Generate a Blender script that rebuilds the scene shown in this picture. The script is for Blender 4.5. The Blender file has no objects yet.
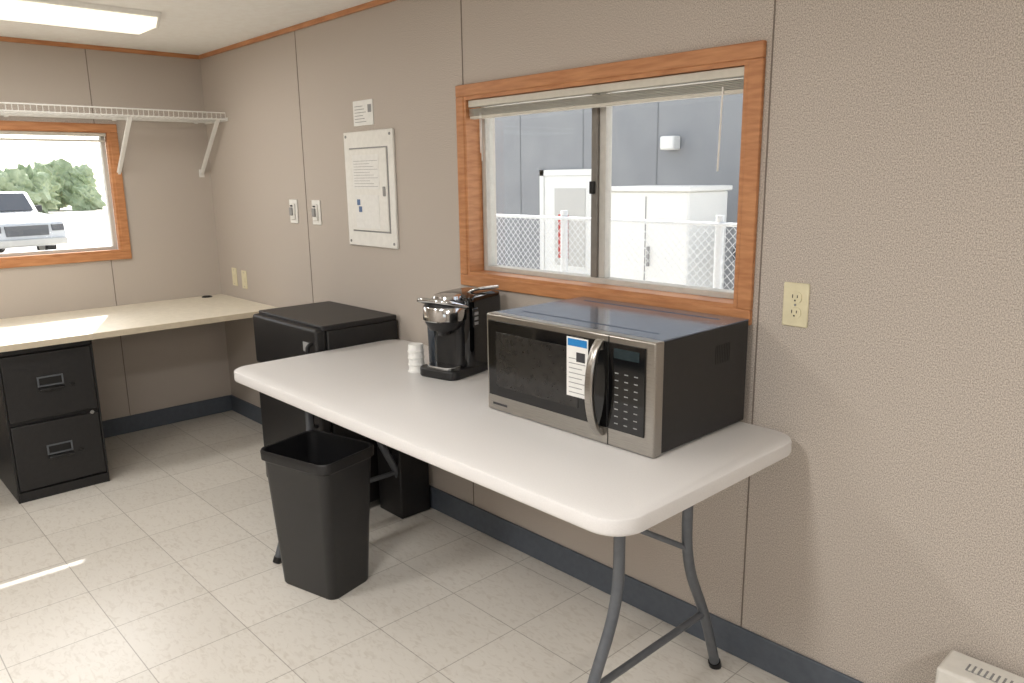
import bpy, bmesh, math, random
from mathutils import Vector, Matrix
random.seed(4)
scene=bpy.context.scene
scene.view_settings.view_transform='Standard'
scene.view_settings.look='None'
COL=scene.collection

# ------------------------------------------------------------------ materials
def s2l(c):
    return tuple(((x/255)/12.92 if x/255<=.04045 else ((x/255+.055)/1.055)**2.4) for x in c)
def mat(name,rgb,rough=.5,metal=0,spec=.5,var=None,scale=50,bump=0,bscale=None,coat=0,detail=3,stretch=None):
    m=bpy.data.materials.new(name); m.use_nodes=True
    nt=m.node_tree; b=nt.nodes['Principled BSDF']
    c=s2l(rgb)
    b.inputs['Base Color'].default_value=(*c,1)
    b.inputs['Roughness'].default_value=rough; b.inputs['Metallic'].default_value=metal
    b.inputs['Specular IOR Level'].default_value=spec
    b.inputs['Coat Weight'].default_value=coat
    tc=nt.nodes.new('ShaderNodeTexCoord'); mp=nt.nodes.new('ShaderNodeMapping')
    nt.links.new(tc.outputs['Object'],mp.inputs['Vector'])
    if stretch: mp.inputs['Scale'].default_value=stretch
    n=nt.nodes.new('ShaderNodeTexNoise'); n.inputs['Scale'].default_value=scale; n.inputs['Detail'].default_value=detail
    nt.links.new(mp.outputs['Vector'],n.inputs['Vector'])
    if var is None: var=tuple(max(0,x-6) for x in rgb)
    r=nt.nodes.new('ShaderNodeValToRGB'); r.color_ramp.elements[0].position=.35; r.color_ramp.elements[1].position=.65
    r.color_ramp.elements[0].color=(*s2l(var),1); r.color_ramp.elements[1].color=(*c,1)
    nt.links.new(n.outputs['Fac'],r.inputs['Fac']); nt.links.new(r.outputs['Color'],b.inputs['Base Color'])
    if bump:
        bn=nt.nodes.new('ShaderNodeBump'); bn.inputs['Strength'].default_value=bump; bn.inputs['Distance'].default_value=.002
        src=n
        if bscale:
            src=nt.nodes.new('ShaderNodeTexNoise'); src.inputs['Scale'].default_value=bscale; src.inputs['Detail'].default_value=2
            nt.links.new(mp.outputs['Vector'],src.inputs['Vector'])
        nt.links.new(src.outputs['Fac'],bn.inputs['Height']); nt.links.new(bn.outputs['Normal'],b.inputs['Normal'])
    return m
def emis(name,rgb,st):
    m=bpy.data.materials.new(name); m.use_nodes=True; b=m.node_tree.nodes['Principled BSDF']
    b.inputs['Base Color'].default_value=(.8,.8,.78,1)
    b.inputs['Emission Color'].default_value=(*s2l(rgb),1); b.inputs['Emission Strength'].default_value=st
    return m
def glassmat():
    m=bpy.data.materials.new('window_glass_mat'); m.use_nodes=True; nt=m.node_tree; nt.nodes.clear()
    o=nt.nodes.new('ShaderNodeOutputMaterial'); mx=nt.nodes.new('ShaderNodeMixShader'); t=nt.nodes.new('ShaderNodeBsdfTransparent')
    g=nt.nodes.new('ShaderNodeBsdfGlossy'); g.inputs['Roughness'].default_value=.02
    lw=nt.nodes.new('ShaderNodeLayerWeight'); lw.inputs['Blend'].default_value=.5
    pw=nt.nodes.new('ShaderNodeMath'); pw.operation='POWER'; pw.inputs[1].default_value=4; nt.links.new(lw.outputs['Facing'],pw.inputs[0])
    f=nt.nodes.new('ShaderNodeMath'); f.operation='MULTIPLY_ADD'; f.inputs[1].default_value=.6; f.inputs[2].default_value=.04; nt.links.new(pw.outputs[0],f.inputs[0])
    t.inputs['Color'].default_value=(.97,.98,.98,1)
    nt.links.new(f.outputs[0],mx.inputs[0]); nt.links.new(t.outputs[0],mx.inputs[1]); nt.links.new(g.outputs[0],mx.inputs[2]); nt.links.new(mx.outputs[0],o.inputs[0])
    return m

M={}
def wallmat():
    m=bpy.data.materials.new('wall_vinyl_weave'); m.use_nodes=True; nt=m.node_tree; b=nt.nodes['Principled BSDF']
    tc=nt.nodes.new('ShaderNodeTexCoord')
    mp=nt.nodes.new('ShaderNodeMapping'); mp.inputs['Scale'].default_value=(1,1,.65); nt.links.new(tc.outputs['Object'],mp.inputs['Vector'])
    n=nt.nodes.new('ShaderNodeTexNoise'); n.inputs['Scale'].default_value=430; n.inputs['Detail'].default_value=2; n.inputs['Roughness'].default_value=.6
    nt.links.new(mp.outputs['Vector'],n.inputs['Vector'])
    r=nt.nodes.new('ShaderNodeValToRGB'); r.color_ramp.elements[0].position=.36; r.color_ramp.elements[1].position=.64
    r.color_ramp.elements[0].color=(*s2l((154,145,136)),1); r.color_ramp.elements[1].color=(*s2l((214,204,194)),1)
    nt.links.new(n.outputs['Fac'],r.inputs['Fac']); nt.links.new(r.outputs['Color'],b.inputs['Base Color'])
    bn=nt.nodes.new('ShaderNodeBump'); bn.inputs['Strength'].default_value=.12; bn.inputs['Distance'].default_value=.0005
    nt.links.new(n.outputs['Fac'],bn.inputs['Height']); nt.links.new(bn.outputs['Normal'],b.inputs['Normal'])
    b.inputs['Roughness'].default_value=.55; b.inputs['Specular IOR Level'].default_value=.3
    return m
def floormat():
    m=bpy.data.materials.new('vinyl_tile'); m.use_nodes=True; nt=m.node_tree; b=nt.nodes['Principled BSDF']
    tc=nt.nodes.new('ShaderNodeTexCoord')
    mp=nt.nodes.new('ShaderNodeMapping'); mp.inputs['Location'].default_value=(.06,.08,0); nt.links.new(tc.outputs['Object'],mp.inputs['Vector'])
    br=nt.nodes.new('ShaderNodeTexBrick'); br.offset=0; br.squash=1
    for k,v in (('Scale',1),('Brick Width',.305),('Row Height',.305),('Mortar Size',.0016),('Mortar Smooth',.1),('Bias',0)): br.inputs[k].default_value=v
    br.inputs['Color1'].default_value=(*s2l((218,213,205)),1); br.inputs['Color2'].default_value=(*s2l((210,205,197)),1); br.inputs['Mortar'].default_value=(*s2l((166,160,151)),1)
    nt.links.new(mp.outputs['Vector'],br.inputs['Vector'])
    n=nt.nodes.new('ShaderNodeTexNoise'); n.inputs['Scale'].default_value=26; n.inputs['Detail'].default_value=6; n.inputs['Distortion'].default_value=1.2
    mp2=nt.nodes.new('ShaderNodeMapping'); mp2.inputs['Scale'].default_value=(1,2.2,1); mp2.inputs['Rotation'].default_value=(0,0,.5); nt.links.new(tc.outputs['Object'],mp2.inputs['Vector']); nt.links.new(mp2.outputs['Vector'],n.inputs['Vector'])
    r=nt.nodes.new('ShaderNodeValToRGB'); r.color_ramp.elements[0].position=.3; r.color_ramp.elements[1].position=.5
    r.color_ramp.elements[0].color=(.87,.85,.83,1); r.color_ramp.elements[1].color=(1,1,1,1); nt.links.new(n.outputs['Fac'],r.inputs['Fac'])
    mx=nt.nodes.new('ShaderNodeMix'); mx.data_type='RGBA'; mx.blend_type='MULTIPLY'; mx.inputs[0].default_value=1
    nt.links.new(br.outputs['Color'],mx.inputs[6]); nt.links.new(r.outputs['Color'],mx.inputs[7]); nt.links.new(mx.outputs[2],b.inputs['Base Color'])
    b.inputs['Roughness'].default_value=.3; b.inputs['Specular IOR Level'].default_value=.45
    bn=nt.nodes.new('ShaderNodeBump'); bn.inputs['Strength'].default_value=.12; bn.inputs['Distance'].default_value=.002
    nt.links.new(n.outputs['Fac'],bn.inputs['Height']); nt.links.new(bn.outputs['Normal'],b.inputs['Normal'])
    return m
M['wall']=wallmat(); M['floor']=floormat(); M['glass']=glassmat()
M['ceil']=mat('ceiling_panel',(242,241,237),.8,var=(238,236,231),scale=30,bump=.1)
M['wood']=mat('oak_trim',(200,142,96),.45,var=(178,119,76),scale=14,stretch=(1,1,6),detail=5)
M['woodh']=mat('oak_trim_h',(200,142,96),.45,var=(178,119,76),scale=9,stretch=(1,1,9),detail=5)
M['base']=mat('vinyl_cove_base',(88,95,105),.45,var=(82,89,99))
M['seam']=mat('seam',(126,115,106),.7)
M['seamc']=mat('ceiling_seam',(206,202,194),.7)
M['white']=mat('white_plastic',(236,235,230),.4)
M['paper']=mat('paper',(238,238,235),.8)
M['cream']=mat('ivory_plate',(228,220,188),.35)
M['blk']=mat('black_plastic',(24,24,26),.35)
M['blkt']=mat('black_textured',(30,29,30),.42,bump=.4,bscale=500)
M['blkgl']=mat('black_gloss',(10,10,11),.06,spec=.6)
M['steel']=mat('brushed_steel',(178,174,168),.28,metal=1,var=(160,156,150),scale=20,stretch=(1,40,40))
M['steeltop_sky']=mat('steel_sky_tinted',(132,142,160),.13,metal=.55,var=(128,138,156))  # steel with the sky's blue reflection mixed into its colour
M['chrome']=mat('chrome',(205,205,205),.12,metal=1)
M['table']=mat('blow_moulded_plastic',(228,226,225),.4,var=(224,222,221),scale=300,bump=.2,bscale=450)
M['legs']=mat('grey_enamel',(104,108,114),.35,metal=.3)
M['lam']=mat('desk_laminate',(230,222,204),.4,var=(222,214,196),scale=40)
M['lamedge']=mat('desk_edge',(206,194,172),.5)
M['wire']=mat('white_wire',(230,229,225),.35)
M['alu']=mat('window_vinyl',(200,198,192),.4)
M['alud']=mat('window_mullion',(128,124,118),.4)
M['slat']=mat('blind_slats',(212,208,196),.45)
M['dark']=mat('dark_gap',(12,12,12),.6)
M['grey']=mat('label_grey',(150,150,150),.6)
M['ink']=mat('label_ink',(60,60,64),.7)
M['blue']=mat('label_blue',(30,130,200),.5)
M['bluelogo']=mat('logo_blue',(96,120,160),.6)
M['heat']=mat('heater_white',(230,227,220),.4)
M['trash']=mat('black_polyethylene',(28,28,30),.38,bump=.4,bscale=350)
M['fluor']=emis('fluorescent_diffuser',(255,244,220),1.0)
M['fluorfill']=emis('fill_diffuser_glow',(255,250,242),4.0)  # glow for the added fill fixtures outside the view
M['gravel']=mat('gravel',(220,215,206),.9,var=(196,189,180),scale=3,bump=.3,detail=8)
M['bldg']=mat('grey_siding',(146,148,150),.7,var=(138,140,143),scale=2)
M['joint']=mat('panel_joint',(124,127,130),.7)
M['galv']=mat('galvanised_wire',(222,224,225),.5,metal=0)
M['leaf_hazed']=mat('hazed_foliage',(176,188,158),.9,var=(134,150,116),scale=1.3,detail=8)  # distance haze is put into the colour: paler and greyer green
M['truck']=mat('truck_paint',(218,220,222),.2,coat=.5)
M['tint']=mat('tinted_glass',(66,72,80),.08)
M['grille']=mat('grille_grey',(96,98,102),.4)
M['tyre']=mat('tyre',(50,50,50),.8)
M['red']=mat('red_paint',(190,60,50),.5)

# ------------------------------------------------------------------ geometry helpers
def finish(name,bm,m,smooth=False,bevel=0,seg=2,ang=35):
    me=bpy.data.meshes.new(name); bmesh.ops.recalc_face_normals(bm,faces=bm.faces); bm.to_mesh(me); bm.free()
    o=bpy.data.objects.new(name,me); COL.objects.link(o)
    if m: me.materials.append(m)
    if bevel:
        md=o.modifiers.new('bevel','BEVEL'); md.width=bevel; md.segments=seg; md.limit_method='ANGLE'; md.angle_limit=math.radians(ang); md.harden_normals=False
    if smooth or bevel:
        for p in me.polygons: p.use_smooth=True
        try: me.set_sharp_from_angle(angle=math.radians(40))
        except Exception: pass
    return o
def addbox(bm,b):
    x0,x1,y0,y1,z0,z1=b
    vs=[bm.verts.new((x,y,z)) for x in (x0,x1) for y in (y0,y1) for z in (z0,z1)]
    for f in ((0,1,3,2),(4,6,7,5),(0,4,5,1),(2,3,7,6),(0,2,6,4),(1,5,7,3)): bm.faces.new([vs[i] for i in f])
def box(name,x0,x1,y0,y1,z0,z1,m,bevel=0,seg=2):
    bm=bmesh.new(); addbox(bm,(x0,x1,y0,y1,z0,z1)); return finish(name,bm,m,bevel=bevel,seg=seg)
def boxes(name,L,m,bevel=0):
    bm=bmesh.new()
    for b in L: addbox(bm,b)
    return finish(name,bm,m,bevel=bevel)
def rrect(cx,cy,w,d,r,n=6):
    r=min(r,w/2-1e-4,d/2-1e-4); P=[]
    for (sx,sy,a0) in ((1,1,0),(-1,1,90),(-1,-1,180),(1,-1,270)):
        for i in range(n+1):
            a=math.radians(a0+90*i/n); P.append((cx+sx*(w/2-r)+r*math.cos(a),cy+sy*(d/2-r)+r*math.sin(a)))
    return P
def loft(name,rings,m,cap0=True,cap1=True,n=6,bevel=0,smooth=True):
    bm=bmesh.new(); R=[]
    for (cx,cy,w,d,r,z) in rings: R.append([bm.verts.new((x,y,z)) for x,y in rrect(cx,cy,w,d,r,n)])
    k=len(R[0])
    for a,b in zip(R[:-1],R[1:]):
        for i in range(k): bm.faces.new((a[i],a[(i+1)%k],b[(i+1)%k],b[i]))
    if cap0: bm.faces.new(R[0][::-1])
    if cap1: bm.faces.new(R[-1])
    return finish(name,bm,m,smooth=smooth,bevel=bevel)
def rbox(name,x0,x1,y0,y1,z0,z1,r,m,bevel=.004,seg=3):
    o=loft(name,[((x0+x1)/2,(y0+y1)/2,x1-x0,y1-y0,r,z0),((x0+x1)/2,(y0+y1)/2,x1-x0,y1-y0,r,z1)],m)
    md=o.modifiers.new('bevel','BEVEL'); md.width=bevel; md.segments=seg; md.limit_method='ANGLE'; md.angle_limit=math.radians(50)
    return o
def addcyl(bm,p0,p1,r,n=12,r1=None):
    p0=Vector(p0);p1=Vector(p1); d=(p1-p0).normalized(); a=d.orthogonal().normalized(); b=d.cross(a); r1=r if r1 is None else r1
    A=[bm.verts.new(p0+(a*math.cos(t)+b*math.sin(t))*r) for t in [2*math.pi*i/n for i in range(n)]]
    B=[bm.verts.new(p1+(a*math.cos(t)+b*math.sin(t))*r1) for t in [2*math.pi*i/n for i in range(n)]]
    for i in range(n): bm.faces.new((A[i],A[(i+1)%n],B[(i+1)%n],B[i]))
    bm.faces.new(A[::-1]); bm.faces.new(B)
def cyl(name,p0,p1,r,m,n=24,r1=None,bevel=0):
    bm=bmesh.new(); addcyl(bm,p0,p1,r,n,r1); return finish(name,bm,m,smooth=True,bevel=bevel)
def rods(name,L,r,m,n=6):
    bm=bmesh.new()
    for p0,p1 in L: addcyl(bm,p0,p1,r,n)
    return finish(name,bm,m,smooth=True)
def tube(name,pts,r,m,rad=.05,n=10,flat=None):
    P=[Vector(p) for p in pts]; Q=[P[0]]
    for i in range(1,len(P)-1):
        a=P[i-1]-P[i]; b=P[i+1]-P[i]; k=min(rad,a.length*.45,b.length*.45)
        s=P[i]+a.normalized()*k; e=P[i]+b.normalized()*k
        for j in range(7):
            t=j/6; Q.append(s*(1-t)**2+P[i]*2*t*(1-t)+e*t*t)
    Q.append(P[-1])
    bm=bmesh.new(); prev=None; T=(Q[1]-Q[0]).normalized(); N=T.orthogonal().normalized()
    for i,q in enumerate(Q):
        t=((Q[min(i+1,len(Q)-1)]-Q[max(i-1,0)])).normalized()
        N=(N-t*N.dot(t)).normalized(); B=t.cross(N)
        ring=[bm.verts.new(q+(N*math.cos(2*math.pi*j/n)+B*math.sin(2*math.pi*j/n))*r) for j in range(n)]
        if prev:
            for j in range(n): bm.faces.new((prev[j],prev[(j+1)%n],ring[(j+1)%n],ring[j]))
        else: bm.faces.new(ring[::-1])
        prev=ring
    bm.faces.new(prev)
    return finish(name,bm,m,smooth=True)
def prism(name,pts,axis,a,b,m,bevel=0):
    bm=bmesh.new()
    def P(p,k):
        return {'x':(k,p[0],p[1]),'y':(p[0],k,p[1]),'z':(p[0],p[1],k)}[axis]
    A=[bm.verts.new(P(p,a)) for p in pts]; B=[bm.verts.new(P(p,b)) for p in pts]; n=len(pts)
    for i in range(n): bm.faces.new((A[i],A[(i+1)%n],B[(i+1)%n],B[i]))
    bm.faces.new(A[::-1]); bm.faces.new(B)
    return finish(name,bm,m,bevel=bevel)
def group(name,loc,parts,rotz=0,local=False):
    e=bpy.data.objects.new(name,None); COL.objects.link(e); e.empty_display_size=.05
    e.location=loc; e.rotation_euler=(0,0,rotz)
    for p in parts:
        p.parent=e
        if not local: p.matrix_parent_inverse=Matrix.Translation(-Vector(loc))
    return e

# ------------------------------------------------------------------ room shell
H=2.117; XR=7.6; YL=-3.4; T=.12; TB=.065
W1=(2.36,3.508,1.05,1.70)      # on wall y=0  (x0,x1,z0,z1)
W2=(-1.72,-.536,1.037,1.678)   # on wall x=0  (y0,y1,z0,z1)
W3=(4.9,6.6,.95,1.75)          # on wall y=YL, unseen opening added to bring in more light
boxes('wall_right',[(-TB,W1[0],0,T,-.1,H),(W1[1],XR+T,0,T,-.1,H),(W1[0],W1[1],0,T,-.1,W1[2]),(W1[0],W1[1],0,T,W1[3],H)],M['wall'])
boxes('wall_back',[(-TB,0,YL,W2[0],-.1,H),(-TB,0,W2[1],0,-.1,H),(-TB,0,W2[0],W2[1],-.1,W2[2]),(-TB,0,W2[0],W2[1],W2[3],H)],M['wall'])
boxes('wall_left',[(-TB,W3[0],YL-T,YL,-.1,H),(W3[1],XR+T,YL-T,YL,-.1,H),(W3[0],W3[1],YL-T,YL,-.1,W3[2]),(W3[0],W3[1],YL-T,YL,W3[3],H)],M['wall'])
box('wall_front',XR,XR+T,YL,0,-.1,H,M['wall'])
box('floor',-TB,XR+T,YL-T,T,-.1,0,M['floor'])
box('ceiling',-TB,XR+T,YL-T,T,H,H+.1,M['ceil'])
box('roof_sun_block_eave',-.1,XR+.5,YL-.5,.95,H+.13,H+.2,M['white'])  # unseen wide eave added to block direct sun at the right-wall window
box('baseboard_right',.012,XR,-.010,0,0,.1,M['base'],.003)
box('baseboard_back',0,.010,YL,0,0,.1,M['base'],.003)
box('baseboard_left',.012,XR,YL,YL+.010,0,.1,M['base'],.003)
box('trim_1',.015,XR,-.014,0,H-.022,H,M['woodh'],.003)
box('trim_2',0,.014,YL,0,H-.022,H,M['woodh'],.003)
i=3
for x in (1.126,2.346,3.566,4.786,6.006):
    if x==2.346: zs=[(.1,1.0),(1.74,H-.022)]
    else: zs=[(.1,H-.022)]
    boxes('trim_%d'%i,[(x-.002,x+.002,-.0015,0,a,b) for a,b in zs],M['seam']); i+=1
boxes('trim_%d'%i,[(0,.0015,-.602,-.598,.1,1.0),(0,.0015,-.602,-.598,1.72,H-.022)],M['seam']); i+=1
box('trim_%d'%i,0,.0015,-1.822,-1.818,.1,H-.022,M['seam']); i+=1
boxes('trim_%d'%i,[(0,XR,-1.226,-1.206,H-.003,H),(0,XR,-2.446,-2.426,H-.003,H)],M['seamc']); i+=1

def window(n,axis,o,sgn,mull,tw=.042,fd=.06,ft=.05,tf=.018):
    a0,a1,z0,z1=o
    def B(nm,p0,p1,d0,d1,q0,q1,m,bv=0):
        if axis=='y':
            base=0 if sgn>0 else YL
            ys=sorted((base+sgn*d0,base+sgn*d1)); return box(nm,p0,p1,ys[0],ys[1],q0,q1,m,bv)
        xs=sorted((-d0,-d1)); return box(nm,xs[0],xs[1],p0,p1,q0,q1,m,bv)
    P=[]; jt=min(.012,tf*.66)
    P.append(B('casing_top',a0-tw,a1+tw,-.016,0,z1,z1+tw,M['woodh'],.003))
    P.append(B('casing_bottom',a0-tw,a1+tw,-.016,0,z0-tw,z0,M['woodh'],.003))
    P.append(B('casing_side_1',a0-tw,a0,-.0155,0,z0,z1,M['wood'],.003))
    P.append(B('casing_side_2',a1,a1+tw,-.0155,0,z0,z1,M['wood'],.003))
    P.append(B('jamb_1',a0,a0+.012,-.012,fd,z0,z1,M['wood']))
    P.append(B('jamb_2',a1-.012,a1,-.012,fd,z0,z1,M['wood']))
    P.append(B('jamb_top',a0+.012,a1-.012,-.012,fd,z1-jt,z1,M['woodh']))
    P.append(B('sill',a0+.012,a1-.012,-.012,fd,z0,z0+.012,M['woodh']))
    f=.022; d1=fd+ft
    P.append(B('frame_1',a0+.012,a0+.012+f,fd,d1,z0+.012,z1-jt,M['alu'],.002))
    P.append(B('frame_2',a1-.012-f,a1-.012,fd,d1,z0+.012,z1-jt,M['alu'],.002))
    P.append(B('frame_3',a0+.034,a1-.034,fd,d1,z0+.012,z0+.03,M['alu'],.002))
    P.append(B('frame_4',a0+.034,a1-.034,fd,d1,z1-jt-tf,z1-jt,M['alu'],.002))
    zt=z1-jt-tf
    if mull:
        c=mull; m0=fd+ft*.05; m1=fd+ft*.5; m2=fd+ft*.9
        P.append(B('mullion_inner',c-.024,c+.002,m0,m1,z0+.03,zt,M['alud'],.002))
        P.append(B('mullion_outer',c+.002,c+.028,m0+.01,m2,z0+.03,zt,M['alu'],.002))
        P.append(B('latch',c-.022,c-.004,m0-.012,m0,(z0+z1)/2-.02,(z0+z1)/2+.02,M['dark'],.002))
        P.append(B('glass_1',a0+.034,c-.02,m1-.006,m1-.003,z0+.03,zt,M['glass']))
        P.append(B('glass_2',c+.022,a1-.034,m1+.004,m1+.007,z0+.03,zt,M['glass']))
    return P
def blind(nm,axis,a0,a1,ztop,hh,n,droop=0):
    P=[]
    def B(nm,p0,p1,d0,d1,q0,q1,m,bv=0):
        if axis=='y': return box(nm,p0,p1,-d1,-d0,q0,q1,m,bv)
        return box(nm,d0,d1,p0,p1,q0,q1,m,bv)
    P.append(B('headrail',a0,a1,-.028,.002,ztop-hh,ztop,M['slat'],.002))
    for k in range(n):
        z=ztop-hh-.006-k*.0042
        P.append(B('slat_%d'%k,a0+.004,a1-.004,-.027,.001,z-.0014,z,M['slat']))
    z=ztop-hh-.006-n*.0042
    P.append(B('bottom_rail',a0+.004,a1-.004,-.025,-.001,z-.010,z,M['slat'],.002))
    return P
P=window(1,'y',W1,1,2.935); group('window_1',(2.93,0,1.37),P)
P=window(2,'x',W2,1,-1.25,fd=.03,ft=.034,tf=.006); group('window_2',(0,-1.13,1.36),P)
P=window(3,'y',W3,-1,5.75); group('fill_window_3',(5.75,YL,1.35),P)
P=blind('b','y',W1[0]+.014,W1[1]-.014,1.686,.024,6)
P.append(rods('wand',[((3.43,-.004,1.64),(3.425,-.006,1.42))],.0025,M['white']))
P.append(rods('cords',[((2.44,-.004,1.64),(2.44,-.004,1.50)),((2.446,-.004,1.64),(2.447,-.004,1.47))],.0012,M['white']))
group('window_blind',(2.93,0,1.66),P)
P=blind('b','x',W2[0]+.014,W2[1]-.014,1.673,.018,3)
group('window_blind',(0,-1.13,1.65),P)

# ------------------------------------------------------------------ ceiling lights
def fixture(x0,x1,y0,y1,hot):
    h=H-.001
    P=[prism('housing',[(x0,h),(x1,h),(x1-.02,H-.022),(x0+.02,H-.022)],'y',y0,y1,M['white']),
       prism('diffuser',[(x0+.015,H-.022),(x1-.015,H-.022),(x1-.05,H-.055),(x0+.05,H-.055)],'y',y0+.012,y1-.012,M['fluorfill'] if hot else M['fluor']),
       prism('end_cap_1',[(x0+.01,H-.02),(x1-.01,H-.02),(x1-.047,H-.058),(x0+.047,H-.058)],'y',y0,y0+.012,M['white']),
       prism('end_cap_2',[(x0+.01,H-.02),(x1-.01,H-.02),(x1-.047,H-.058),(x0+.047,H-.058)],'y',y1-.012,y1,M['white'])]
    return group('fluorescent_or_fill_light',((x0+x1)/2,(y0+y1)/2,H-.03),P)
fixture(.74,1.06,-1.80,-.58,False)
fixture(3.4,3.72,-2.9,-1.68,True)  # out of view, added to brighten the room
fixture(5.9,6.22,-2.5,-1.28,True)  # another added fill fixture, behind the camera
fixture(1.9,2.22,-3.2,-1.98,True)  # added just outside the view to lift the left area

# ------------------------------------------------------------------ desk on back wall
dz=.74; dx=.785
P=[box('top',.002,dx,YL+.6,-.002,dz-.028,dz,M['lam'],.003),
   box('edge_band',dx,dx+.004,YL+.6,-.002,dz-.028,dz,M['lamedge'],.001),
   box('wall_cleat',.002,.04,YL+.62,-.004,dz-.10,dz-.028,M['lamedge'],.002),
   box('side_cleat',.05,.70,-.035,-.003,dz-.08,dz-.028,M['lamedge'],.002),
   cyl('grommet',(.07,-.12,dz),(.07,-.12,dz+.004),.03,M['blk']),
   cyl('grommet_lip',(.07,-.12,dz+.004),(.07,-.12,dz+.007),.022,M['dark']),
   box('end_panel',.02,.72,YL+.60,YL+.62,0,dz-.028,M['lam'])]
group('desk',(.39,-1.5,0),P)

# ------------------------------------------------------------------ file cabinet
def cabinet():
    x1=.72; x0=.08; y0=-1.305; y1=-.925; h=.70
    P=[box('body',x0,x1-.02,y0,y1,.0,h,M['blkt'],.004)]
    for k,(z0,z1) in enumerate(((.375,.675),(.055,.355))):
        P.append(box('drawer_%d'%(k+1),x1-.02,x1,y0+.01,y1-.01,z0,z1,M['blkt'],.004))
        yc=(y0+y1)/2; zc=z0+.15
        P.append(boxes('label_frame_%d'%(k+1),[(x1,x1+.005,yc-.052,yc+.052,zc+.034,zc+.04),(x1,x1+.005,yc-.052,yc+.052,zc-.006,zc),(x1,x1+.005,yc-.052,yc-.046,zc,zc+.034),(x1,x1+.005,yc+.046,yc+.052,zc,zc+.034)],M['legs']))
        P.append(box('pull_%d'%(k+1),x1,x1+.018,yc-.052,yc+.052,zc-.026,zc-.012,M['blk'],.004))
        P.append(box('pull_recess_%d'%(k+1),x1,x1+.002,yc-.044,yc+.044,zc+.001,zc+.033,M['dark']))
        P.append(box('latch_%d'%(k+1),x1,x1+.01,yc+.075,yc+.095,zc-.022,zc-.008,M['blk'],.003))
    P.append(cyl('lock',(x1,y1-.04,.36),(x1+.006,y1-.04,.36),.009,M['chrome']))
    P.append(boxes('face_frame',[(x1-.022,x1-.004,y0,y0+.008,0,h),(x1-.022,x1-.004,y1-.008,y1,0,h),(x1-.022,x1-.004,y0,y1,h-.02,h),(x1-.022,x1-.006,y0,y1,0,.045)],M['blkt'],.001))
    group('file_cabinet',(.4,-1.115,0),P)
cabinet()

# ------------------------------------------------------------------ wire shelf
P=[]
y1=-.012; y0=YL+.7; zt=1.75
L=[]
y=y1
while y>y0:
    L.append(((.006,y,zt),(.302,y,zt))); L.append(((.302,y,zt),(.302,y,zt+.028))); y-=.0254
P.append(rods('cross_wires',L,.0017,M['wire'],5))
P.append(rods('long_rods',[((x,y0,zt-.004),(x,y1,zt-.004)) for x in (.008,.10,.20,.302)]+[((.302,y0,zt+.03),(.302,y1,zt+.03))],.0034,M['wire'],8))
for k,yb in enumerate((-.045,-.50,-1.75)):
    P.append(rods('bracket_%d'%k,[((.295,yb,zt-.008),(.012,yb,zt-.285)),((.295,yb-.018,zt-.008),(.012,yb-.018,zt-.285))],.0035,M['wire'],8))
    P.append(prism('bracket_strap_%d'%k,[(.30,zt-.006),(.285,zt-.006),(.004,zt-.282),(.004,zt-.298),(.012,zt-.298)],'y',yb-.016,yb-.002,M['wire']))
    P.append(box('bracket_foot_%d'%k,0,.006,yb-.024,yb+.006,zt-.315,zt-.27,M['wire'],.002))
P.append(boxes('wall_clips',[(0,.012,y-.01,y+.01,zt-.012,zt+.008) for y in (-.06,-.5,-1,-1.5,-2,-2.5)],M['wire']))
P.append(box('end_bracket',.0,.31,-.010,-.001,zt-.014,zt+.006,M['wire'],.002))
group('wire_shelf',(.15,-1.2,zt),P)

# ------------------------------------------------------------------ wall plates
def outlet(name,cx,cz):
    w,h=.07,.115
    P=[box('plate',cx-w/2,cx+w/2,-.006,0,cz-h/2,cz+h/2,M['cream'],.003)]
    for k,dzz in enumerate((.02,-.02)):
        P.append(loft('face_%d'%k,[(cx,0,.034,.028,.012,0),(cx,0,.034,.028,.012,.003)],M['cream']))
        o=P[-1]; o.data.transform(Matrix.Translation((cx,-.006,cz+dzz))@Matrix.Rotation(math.pi/2,4,'X')@Matrix.Translation((-cx,0,0)))
        P.append(boxes('slots_%d'%k,[(cx-.008,cx-.006,-.0096,-.009,cz+dzz-.002,cz+dzz+.007),(cx+.005,cx+.007,-.0096,-.009,cz+dzz-.001,cz+dzz+.006),(cx-.002,cx+.002,-.0096,-.009,cz+dzz-.01,cz+dzz-.006)],M['dark']))
    P.append(cyl('screw',(cx,-.006,cz),(cx,-.0075,cz),.003,M['grey'],12))
    group(name,(cx,0,cz),P)
outlet('wall_outlet',3.672,1.078)
def blank(name,cx,cz,w=.062,h=.105,m='cream'):
    P=[box('plate',cx-w/2,cx+w/2,-.006,0,cz-h/2,cz+h/2,M[m],.003),
       box('jack',cx-.010,cx+.010,-.010,-.006,cz-.012,cz+.012,M[m],.002),
       cyl('screw_1',(cx,-.006,cz+.04),(cx,-.0075,cz+.04),.003,M['grey'],10),cyl('screw_2',(cx,-.006,cz-.04),(cx,-.0075,cz-.04),.003,M['grey'],10)]
    group(name,(cx,0,cz),P)
blank('wall_outlet',.215,.862); blank('phone_jack',.345,.856)
def switch(cx,cz):
    w,h=.078,.118
    P=[box('plate',cx-w/2,cx+w/2,-.007,0,cz-h/2,cz+h/2,M['white'],.003),
       box('body',cx-.022,cx+.022,-.016,-.007,cz-.04,cz+.04,M['white'],.004),
       box('rocker',cx-.014,cx+.014,-.024,-.016,cz-.02,cz+.02,M['grey'],.003),
       box('slot',cx-.012,cx+.012,-.0175,-.016,cz+.024,cz+.032,M['ink'])]
    group('light_switch',(cx,0,cz),P)
switch(.998,1.258); switch(1.225,1.258)

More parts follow.
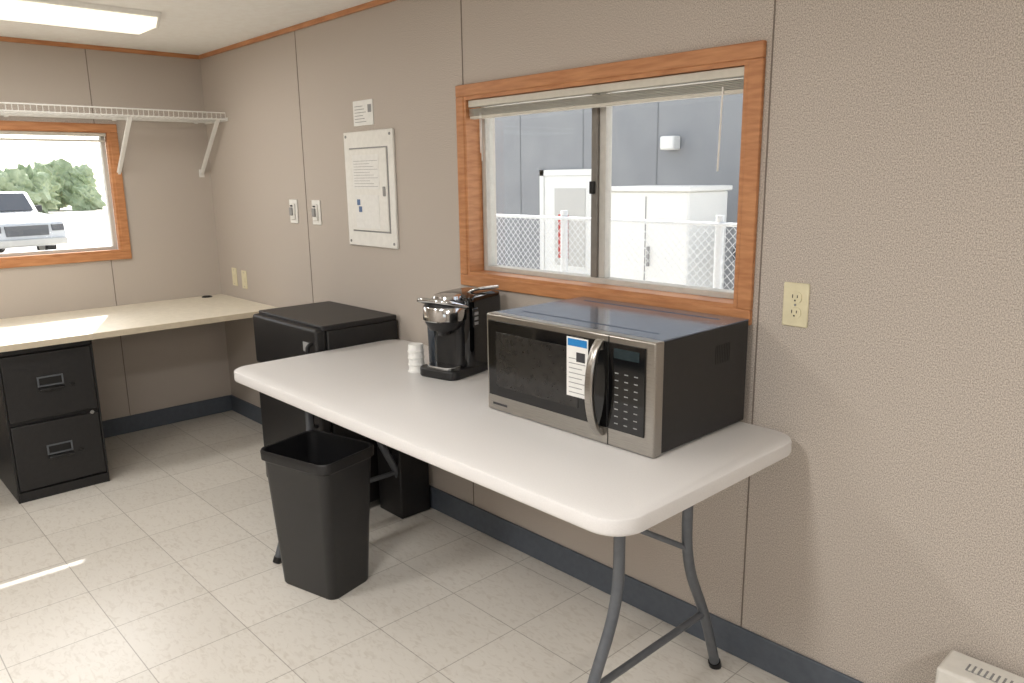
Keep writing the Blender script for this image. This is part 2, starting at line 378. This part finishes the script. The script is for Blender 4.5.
x0,x1,z0,z1=1.52,1.90,1.12,1.615
P=[box('cover',x0,x1,-.012,0,z0,z1,M['white'],.004),
   box('door',x0+.05,x1-.045,-.019,-.012,z0+.07,z1-.075,M['white'],.003),
   box('reveal',x0+.044,x1-.039,-.0128,-.012,z0+.064,z1-.069,M['grey']),
   box('latch',x1-.075,x1-.057,-.023,-.019,1.34,1.38,M['grey'],.002),
   box('directory',x0+.075,x1-.10,-.0198,-.019,1.37,z1-.10,M['paper'])]
P.append(boxes('directory_text',[(x0+.085,x1-.11-(k%3)*.03,-.0202,-.0198,1.38+k*.012,1.3815+k*.012) for k in range(10)],M['grey']))
P.append(box('label',x0+.085,x1-.11,-.0205,-.019,1.20,1.345,M['paper']))
P.append(boxes('label_logo',[(x0+.10,x0+.125,-.021,-.0205,1.30,1.325),(x0+.112,x0+.137,-.021,-.0205,1.27,1.295)],M['bluelogo']))
P+= [cyl('screw_%d'%k,(x,-.012,z),(x,-.0145,z),.006,M['grey'],12) for k,(x,z) in enumerate(((x0+.02,z0+.02),(x1-.02,z0+.02),(x0+.02,z1-.02),(x1-.02,z1-.02)))]
group('breaker_panel',(1.71,0,1.37),P)
P=[box('sheet',1.60,1.752,-.004,0,1.638,1.742,M['paper'],.001)]
P.append(boxes('text',[(1.612,1.70-(k%3)*.012,-.0046,-.004,1.652+k*.013,1.6545+k*.013) for k in range(6)]+[(1.715,1.742,-.0046,-.004,1.69,1.722)],M['grey']))
group('wall_sign',(1.676,0,1.69),P)

# ------------------------------------------------------------------ wall heater (bottom right)
x0=4.12
P=[box('body',x0,x0+1.2,-.115,-.011,0.0,.30,M['heat'],.008,3),
   box('vent_recess',x0+.05,x0+1.17,-.080,-.050,.298,.3015,M['grey'])]
P.append(boxes('vent_fins',[(x0+.055+k*.012,x0+.062+k*.012,-.080,-.050,.30,.303) for k in range(92)],M['heat']))
P.append(boxes('front_slot',[(x0+.03,x0+1.17,-.117,-.112,.03,.07)],M['dark']))
group('baseboard_heater',(x0+.6,-.06,0),P)

# ------------------------------------------------------------------ mini fridge
def fridge():
    x0,x1,y0,y1,h=1.315,1.880,-.412,-.015,.838
    P=[box('cabinet',x0,x1,y0+.055,y1,.025,h-.022,M['blkt'],.006),
       rbox('top_cap',x0-.002,x1+.002,y0+.03,y1,h-.022,h,.012,M['blkt'],.005),
       box('door_lower',x0,x1,y0,y0+.05,.04,h-.245,M['blkt'],.012,3),
       box('door_upper',x0,x1,y0,y0+.05,h-.235,h-.012,M['blkt'],.012,3),
       box('gasket',x0+.01,x1-.01,y0+.05,y0+.055,.04,h-.02,M['dark']),
       box('handle_recess',x1-.10,x1-.055,y0-.003,y0,h-.11,h-.07,M['grey'],.001),
       tube('pull',[(x1-.03,y0,h-.215),(x1-.03,y0-.022,h-.205),(x1-.03,y0-.022,h-.08),(x1-.03,y0,h-.07)],.008,M['blk'],.02),
       tube('pull_lower',[(x1-.03,y0,h-.42),(x1-.03,y0-.022,h-.41),(x1-.03,y0-.022,h-.27),(x1-.03,y0,h-.26)],.008,M['blk'],.02),
       box('kick',x0+.01,x1-.01,y0+.03,y0+.06,0,.04,M['blk'])]
    P+=[cyl('foot_%d'%k,(x,y,0),(x,y,.028),.015,M['blk'],12) for k,(x,y) in enumerate(((x0+.04,y0+.09),(x1-.04,y0+.09),(x0+.04,y1-.04),(x1-.04,y1-.04)))]
    group('mini_fridge',(1.61,-.22,0),P)
fridge()
P=[box('body',1.905,2.075,-.17,-.02,0,.345,M['blkt'],.006),box('lid',1.902,2.078,-.173,-.017,.345,.36,M['blk'],.004),
   box('handle',1.98,2.02,-.177,-.17,.28,.30,M['blk'],.002)]
group('storage_box',(1.995,-.1,0),P)

# ------------------------------------------------------------------ folding table
tx0,tx1,ty0,ty1=1.890,3.728,-.784,-.028; tc=((tx0+tx1)/2,(ty0+ty1)/2); w=tx1-tx0; d=ty1-ty0; r=.08
top=loft('top',[(*tc,w-.05,d-.05,r-.025,.700),(*tc,w-.012,d-.012,r-.006,.700),(*tc,w-.004,d-.004,r-.002,.703),(*tc,w,d,r,.709),(*tc,w,d,r,.732),(*tc,w-.004,d-.004,r-.002,.7375),(*tc,w-.014,d-.014,r-.007,.74)],M['table'],n=10)
P=[top]
ym=(ty0+ty1)/2
for k,x in enumerate((2.044,3.54)):
    s=1 if k==0 else -1
    for j,sy in enumerate((-1,1)):
        P.append(tube('leg_%d_%d'%(k,j),[(x,ym+sy*.142,.695),(x,ym+sy*.142,.40),(x,ym+sy*.25,.19),(x,ym+sy*.312,.012)],.0145,M['legs'],.10,14))
        P.append(cyl('foot_%d_%d'%(k,j),(x,ym+sy*.308,.02),(x,ym+sy*.316,0.0),.018,M['blk'],16))
    P.append(cyl('crossbar_%d'%k,(x,ym-.243,.205),(x,ym+.243,.205),.010,M['legs']))
    P.append(cyl('top_bar_%d'%k,(x,ym-.30,.685),(x,ym+.30,.685),.012,M['legs']))
    P.append(tube('brace_%d'%k,[(x,ym+.14,.44),(x+s*.10,ym-.03,.54),(x+s*.42,ym-.03,.69)],.008,M['legs'],.05))
    P.append(box('bracket_%d'%k,x-.03,x+.03,ym-.32,ym+.32,.690,.700,M['legs'],.002))
P.append(boxes('rails',[(tx0+.15,tx1-.15,ty0+.06,ty0+.08,.674,.70),(tx0+.15,tx1-.15,ty1-.08,ty1-.06,.674,.70)],M['legs']))
group('folding_table',(tc[0],tc[1],0),P)

# ------------------------------------------------------------------ microwave (local coords, origin front-left-bottom)
def microwave():
    W,D,Z0,Z1=.606,.418,.004,.289
    P=[box('case',.004,W-.004,.03,D,Z0,Z1-.003,M['blkt'],.004),
       box('case_top',.004,W-.004,.03,D,Z1-.004,Z1,M['steeltop_sky'],.002),
       box('front_bezel',0,W,0,.035,Z0-.002,Z1,M['steel'],.005,3)]
    P.append(boxes('top_ribs',[(.06,W-.06,.09,.094,Z1,Z1+.0015),(.06,W-.06,D-.06,D-.056,Z1,Z1+.0015)],M['steeltop_sky']))
    P.append(box('door_glass',.012,.462,-.004,.002,Z0+.045,Z1-.018,M['blkgl'],.001))
    P.append(box('window_screen',.045,.365,-.0052,-.004,Z0+.075,Z1-.05,mat('screen',(44,42,40),.12),.001))
    P.append(box('door_gap',.462,.4645,-.001,.001,Z0,Z1-.002,M['dark']))
    P.append(box('control_panel',.466,.578,-.004,.002,Z0+.045,Z1-.018,M['blkgl'],.001))
    P.append(box('display',.483,.561,-.0048,-.004,Z1-.055,Z1-.030,mat('display',(40,52,56),.1)))
    K=[]
    for r_ in range(8):
        for c_ in range(3):
            xx=.482+c_*.030; zz=Z0+.060+r_*.0185
            K.append((xx+.005,xx+.016,-.0047,-.004,zz+.002,zz+.0045))
    P.append(boxes('keys',K,M['grey']))
    P.append(box('energy_label',.326,.400,-.0062,-.0052,Z0+.105,Z1-.022,M['paper']))
    P.append(box('energy_label_blue',.330,.396,-.0068,-.0062,Z1-.045,Z1-.026,M['blue']))
    P.append(boxes('energy_label_text',[(.334,.392-(k%2)*.012,-.0066,-.0062,Z0+.115+k*.013,Z0+.117+k*.013) for k in range(8)],M['grey']))
    P.append(boxes('energy_label_code',[(.360,.390,-.0067,-.0062,Z1-.085,Z1-.06)],M['ink']))
    P.append(box('badge',.025,.085,-.0012,0,Z0+.016,Z0+.022,M['ink']))
    hx=.438; pts=[]
    for i in range(13):
        t=i/12; z=Z0+.022+t*(Z1-.016-Z0-.022); pts.append((hx,-.004-.040*math.sin(math.pi*t)**.55,z))
    bm=bmesh.new(); prev=None
    for (x,y,z) in pts:
        ring=[bm.verts.new(v) for v in ((x-.0125,y-.004,z),(x-.008,y-.008,z),(x+.008,y-.008,z),(x+.0125,y-.004,z),(x+.0125,y+.005,z),(x-.0125,y+.005,z))]
        if prev:
            for j in range(6): bm.faces.new((prev[j],prev[(j+1)%6],ring[(j+1)%6],ring[j]))
        else: bm.faces.new(ring[::-1])
        prev=ring
    bm.faces.new(prev); P.append(finish('handle',bm,M['steel'],smooth=True))
    P+=[box('handle_post_%d'%k,hx-.011,hx+.011,-.012,0,z-.01,z+.01,M['steel'],.002) for k,z in enumerate((Z0+.034,Z1-.03))]
    P.append(boxes('side_vents',[(W-.0042,W-.0035,.26+k*.008,.263+k*.008,.19,.24) for k in range(9)],M['dark']))
    P+=[cyl('foot_%d'%k,(x,y,0),(x,y,Z0+.002),.014,M['blk'],12) for k,(x,y) in enumerate(((.05,.06),(W-.05,.06),(.05,D-.05),(W-.05,D-.05)))]
    group('microwave_oven',(2.950,-.440,.74),P,rotz=math.radians(-.4),local=True)
microwave()

# ------------------------------------------------------------------ coffee maker (local; front = -y)
def coffee():
    P=[rbox('base',-.085,.085,-.14,.14,0,.032,.035,M['blk'],.006),
       loft('drip_tray',[(0,-.085,.12,.085,.03,.032),(0,-.085,.12,.085,.03,.040)],M['chrome']),
       loft('body',[(0,.05,.176,.20,.03,.03),(0,.05,.18,.20,.03,.15),(0,.05,.18,.20,.035,.255),(0,.05,.172,.192,.03,.272),(0,.05,.14,.16,.03,.279)],M['blkgl'],n=8),
       loft('spine',[(0,-.02,.13,.10,.03,.03),(0,-.02,.13,.10,.03,.2)],M['blk'],n=8),
       loft('brew_head',[(0,-.07,.10,.12,.045,.165),(0,-.07,.135,.14,.06,.19),(0,-.07,.14,.145,.062,.245),(0,-.07,.13,.135,.06,.262),(0,-.07,.09,.09,.04,.27)],M['blk'],n=8),
       loft('silver_band',[(0,-.07,.139,.144,.063,.196),(0,-.07,.146,.152,.066,.200),(0,-.07,.148,.154,.067,.242),(0,-.07,.142,.147,.064,.247)],M['chrome'],cap0=False,cap1=False,n=8),
       tube('handle',[(-.070,-.04,.240),(-.072,-.15,.272),(.072,-.15,.272),(.070,-.04,.240)],.0085,M['chrome'],.05),
       loft('lid',[(0,-.06,.10,.10,.045,.268),(0,-.06,.095,.095,.045,.279),(0,-.06,.06,.06,.028,.283)],M['chrome']),
       cyl('spout',(0,-.085,.145),(0,-.085,.168),.02,M['blk'],20,.026),
       loft('reservoir',[(-.105,.05,.05,.16,.02,.02),(-.105,.05,.055,.165,.02,.23),(-.105,.05,.06,.17,.02,.245)],M['tint']),
       box('side_panel',.088,.092,-.035,-.002,.17,.235,M['blkgl'],.002),
       boxes('buttons',[(.092,.0928,-.028,-.008,.178+k*.017,.188+k*.017) for k in range(3)],M['grey']),
       tube('power_lever',[(.02,.03,.275),(.05,.03,.292),(.085,.12,.292)],.006,M['chrome'],.02)]
    group('coffee_maker',(2.535,-.205,.74),P,rotz=math.radians(12),local=True)
coffee()
def cups():
    P=[]
    for k in range(4):
        z=k*.024
        P.append(loft('cup_%d'%k,[(0,0,.058,.058,.029,z),(0,0,.060,.060,.030,z+.001),(0,0,.060,.060,.030,z+.005),(0,0,.055,.055,.0275,z+.006),(0,0,.052,.052,.026,z+.024),(0,0,.050,.050,.025,z+.027)],M['paper'],n=6))
    group('paper_cup_stack',(2.430,-.320,.74),P,local=True)
cups()

# ------------------------------------------------------------------ trash can
loft_r=[(0,0,.256,.184,.03,0),(0,0,.262,.190,.03,.006),(0,0,.310,.238,.035,.462),(0,0,.316,.244,.036,.469),(0,0,.330,.258,.04,.473),(0,0,.332,.260,.04,.501),(0,0,.326,.254,.038,.507),(0,0,.312,.240,.034,.505),(0,0,.306,.234,.033,.467),(0,0,.254,.182,.027,.01)]
tcn=loft('trash_can',loft_r,M['trash'],n=8)
tcn.location=(2.292,-.655,0); tcn.rotation_euler=(0,0,math.radians(14))

# ------------------------------------------------------------------ outside
G=-.6
bm=bmesh.new(); vs=[bm.verts.new(v) for v in ((-120,-80,G),(60,-80,G),(60,80,G),(-120,80,G))]; bm.faces.new(vs); finish('ground',bm,M['gravel'])
P=[box('wall',-12,1.1,6.0,9,G,5.5,M['bldg'])]
P.append(boxes('panel_joints',[(x*1.2-12,x*1.2-11.985,5.995,6.0,G,5.5) for x in range(11)],M['joint']))
P.append(boxes('door_frame',[(-3.15,-3.07,5.94,6.0,G,1.5),(-2.1,-2.02,5.94,6.0,G,1.5),(-3.15,-2.02,5.94,6.0,1.42,1.5)],M['white']))
P.append(box('door',-3.07,-2.1,5.95,5.99,G,1.42,M['white'],.01))
P.append(box('door_glass',-2.86,-2.3,5.94,5.95,.2,1.25,M['alu']))
P.append(box('door_sign',-2.78,-2.6,5.93,5.94,.3,.9,M['red']))
P.append(box('wall_lamp',-1.05,-.85,5.85,6.0,1.7,1.86,M['white'],.02))
P.append(box('corner_trim',1.0,1.1,5.95,6.0,G,5.5,M['white']))
group('neighbouring_building',(-5,7,G),P)
P=[box('cabinet',-.72,.30,4.5,5.2,G,1.25,M['white'],.02),box('lid',-.75,.33,4.47,5.23,1.25,1.30,M['white'],.01),
   box('door_seam',-.215,-.205,4.495,4.5,G+.1,1.2,M['grey']),box('handle',-.17,-.15,4.47,4.5,.5,.7,M['grey'])]
group('utility_cabinet',(-.2,4.85,G),P)
P=[box('meter_box',.55,.85,4.9,5.1,.3,.9,M['bldg'],.02),cyl('meter',(.7,4.82,.65),(.7,4.9,.65),.1,M['tint']),cyl('post',(.7,5,G),(.7,5,.3),.04,M['bldg'])]
group('electric_meter',(.7,5,G),P)
fx0,fx1,fz0,fz1=-4,3.6,G+.03,1.08; L=[]
hh=fz1-fz0; s=.060
k=fx0-hh
while k<fx1:
    a=max(k,fx0); b=min(k+hh,fx1)
    if b>a:
        L.append(((a,2.7,fz0+(a-k)),(b,2.7,fz0+(b-k)))); L.append(((a,2.704,fz1-(a-k)),(b,2.704,fz1-(b-k))))
    k+=s
P=[rods('mesh',L,.0019,M['galv'],4)]
P.append(rods('top_rail',[((fx0,2.72,fz1),(fx1,2.72,fz1))],.014,M['galv'],12))
P.append(rods('posts',[((x,2.74,G),(x,2.74,fz1+.06)) for x in (-2.6,-1.15,.30,1.74,3.18)],.030,M['galv'],14))
group('chain_link_fence',(0,2.7,G),P)
def truck():
    prof=[(-2.75,.45),(-2.8,.62),(-2.78,1.22),(-.85,1.26),(-.75,1.72),(-.55,1.80),(.45,1.80),(.62,1.75),(1.2,1.24),(2.45,1.14),(2.68,1.02),(2.78,.7),(2.75,.42)]
    def arch(cx,r=.46): return [(cx+r*math.cos(a),.42+r*math.sin(a)) for a in [math.radians(t) for t in range(0,181,20)]]
    low=arch(1.75)+arch(-1.75)
    P=[prism('body',prof+low,'y',-.93,.93,M['truck'],.03)]
    for sd,y in ((0,-.935),(1,.93)):
        P.append(prism('side_window_%d'%sd,[(-.68,1.28),(-.62,1.68),(-.1,1.71),(-.1,1.28)],'y',y,y+.005,M['tint']))
        P.append(prism('front_window_%d'%sd,[(-.03,1.28),(-.03,1.71),(.5,1.70),(.98,1.28)],'y',y,y+.005,M['tint']))
    for k,(x,y) in enumerate(((1.75,-.9),(1.75,.68),(-1.75,-.9),(-1.75,.68))):
        P.append(cyl('tyre_%d'%k,(x,y,.38),(x,y+.22,.38),.38,M['tyre'],28)); P.append(cyl('rim_%d'%k,(x,y-.005,.38),(x,y+.225,.38),.22,M['alu'],20))
    P.append(prism('windscreen',[(.66,1.735),(1.17,1.285),(1.20,1.31),(.69,1.765)],'y',-.8,.8,M['tint']))
    P.append(box('grille',2.70,2.80,-.5,.5,.70,.96,M['grille'])); P.append(box('bumper',2.7,2.9,-.9,.9,.45,.62,M['alu'],.03))
    P.append(box('headlight_1',2.70,2.79,-.88,-.6,.8,.96,M['grille'])); P.append(box('headlight_2',2.70,2.79,.6,.88,.8,.96,M['grille']))
    P.append(box('mirror_1',.75,.9,-1.15,-.95,1.25,1.42,M['ink'],.02)); P.append(box('mirror_2',.75,.9,.95,1.15,1.25,1.42,M['ink'],.02))
    group('pickup_truck',(-21.13,2.21,G),P,rotz=math.radians(9),local=True)
truck()
bm=bmesh.new()
for k in range(90):
    rr=random.uniform(.5,1.5)
    c=Vector((-62+random.uniform(-7,7),-40+k*.62+random.uniform(-1,1),G+random.uniform(.5,3.4-rr*.8)))
    res=bmesh.ops.create_icosphere(bm,subdivisions=4,radius=rr)
    for v in res['verts']:
        p=v.co.copy(); f=1+.16*math.sin(p.x*5+k)+.14*math.sin(p.z*6+p.y*4+k)+.1*math.sin(p.y*13+p.z*15)+random.uniform(-.12,.12)
        v.co=Vector((p.x*f,p.y*f,p.z*f*1.1))+c
finish('tree_line',bm,M['leaf_hazed'],smooth=False)

# ------------------------------------------------------------------ light
sun=bpy.data.lights.new('sun','SUN'); sun.energy=7.5; sun.angle=math.radians(.5); sun.color=(1,.97,.93)
so=bpy.data.objects.new('sun',sun); COL.objects.link(so); so.location=(-10,5,12)
so.rotation_euler=Vector((.95,-.41,-1.0)).to_track_quat('-Z','Y').to_euler()
w=bpy.data.worlds.new('sky'); scene.world=w; w.use_nodes=True; nt=w.node_tree
sky=nt.nodes.new('ShaderNodeTexSky'); sky.sky_type='NISHITA'; sky.sun_disc=False; sky.sun_elevation=math.radians(44); sky.sun_rotation=math.radians(-67); sky.air_density=1; sky.dust_density=3
hs=nt.nodes.new('ShaderNodeHueSaturation'); hs.inputs['Saturation'].default_value=.35
bg=nt.nodes['Background']; nt.links.new(sky.outputs[0],hs.inputs['Color']); nt.links.new(hs.outputs[0],bg.inputs[0]); bg.inputs[1].default_value=.46
def lamp(n,x,y,sx,sy,e):
    l=bpy.data.lights.new(n,'AREA'); l.shape='RECTANGLE'; l.size=sx; l.size_y=sy; l.energy=e; l.color=(1,.985,.96)
    o=bpy.data.objects.new(n,l); COL.objects.link(o); o.location=(x,y,H-.062)
lamp('fluorescent_lamp_1',.90,-1.18,.22,1.1,9)
lamp('added_fill_lamp_2',3.56,-2.29,.22,1.1,28)  # fill light for the added fixture beside the camera
lamp('added_fill_lamp_3',6.06,-1.89,.22,1.1,32)  # fill light for the added fixture behind the camera
lamp('added_fill_lamp_4',2.06,-2.59,.22,1.1,20)  # extra fill added for the left side of the room

# ------------------------------------------------------------------ camera
def Rm(yaw,pit,rol):
    return Matrix.Rotation(yaw,3,'Z')@Matrix.Rotation(math.pi/2-pit,3,'X')@Matrix.Rotation(rol,3,'Z')
cam=bpy.data.cameras.new('camera'); cam.sensor_width=36; cam.lens=767.1/1024*36; cam.clip_start=.02; cam.clip_end=500
co=bpy.data.objects.new('camera',cam); COL.objects.link(co)
co.matrix_world=Matrix.Translation((4.6033,-1.8848,1.4129))@Rm(.8188,.2114,-.0140).to_4x4()
scene.camera=co
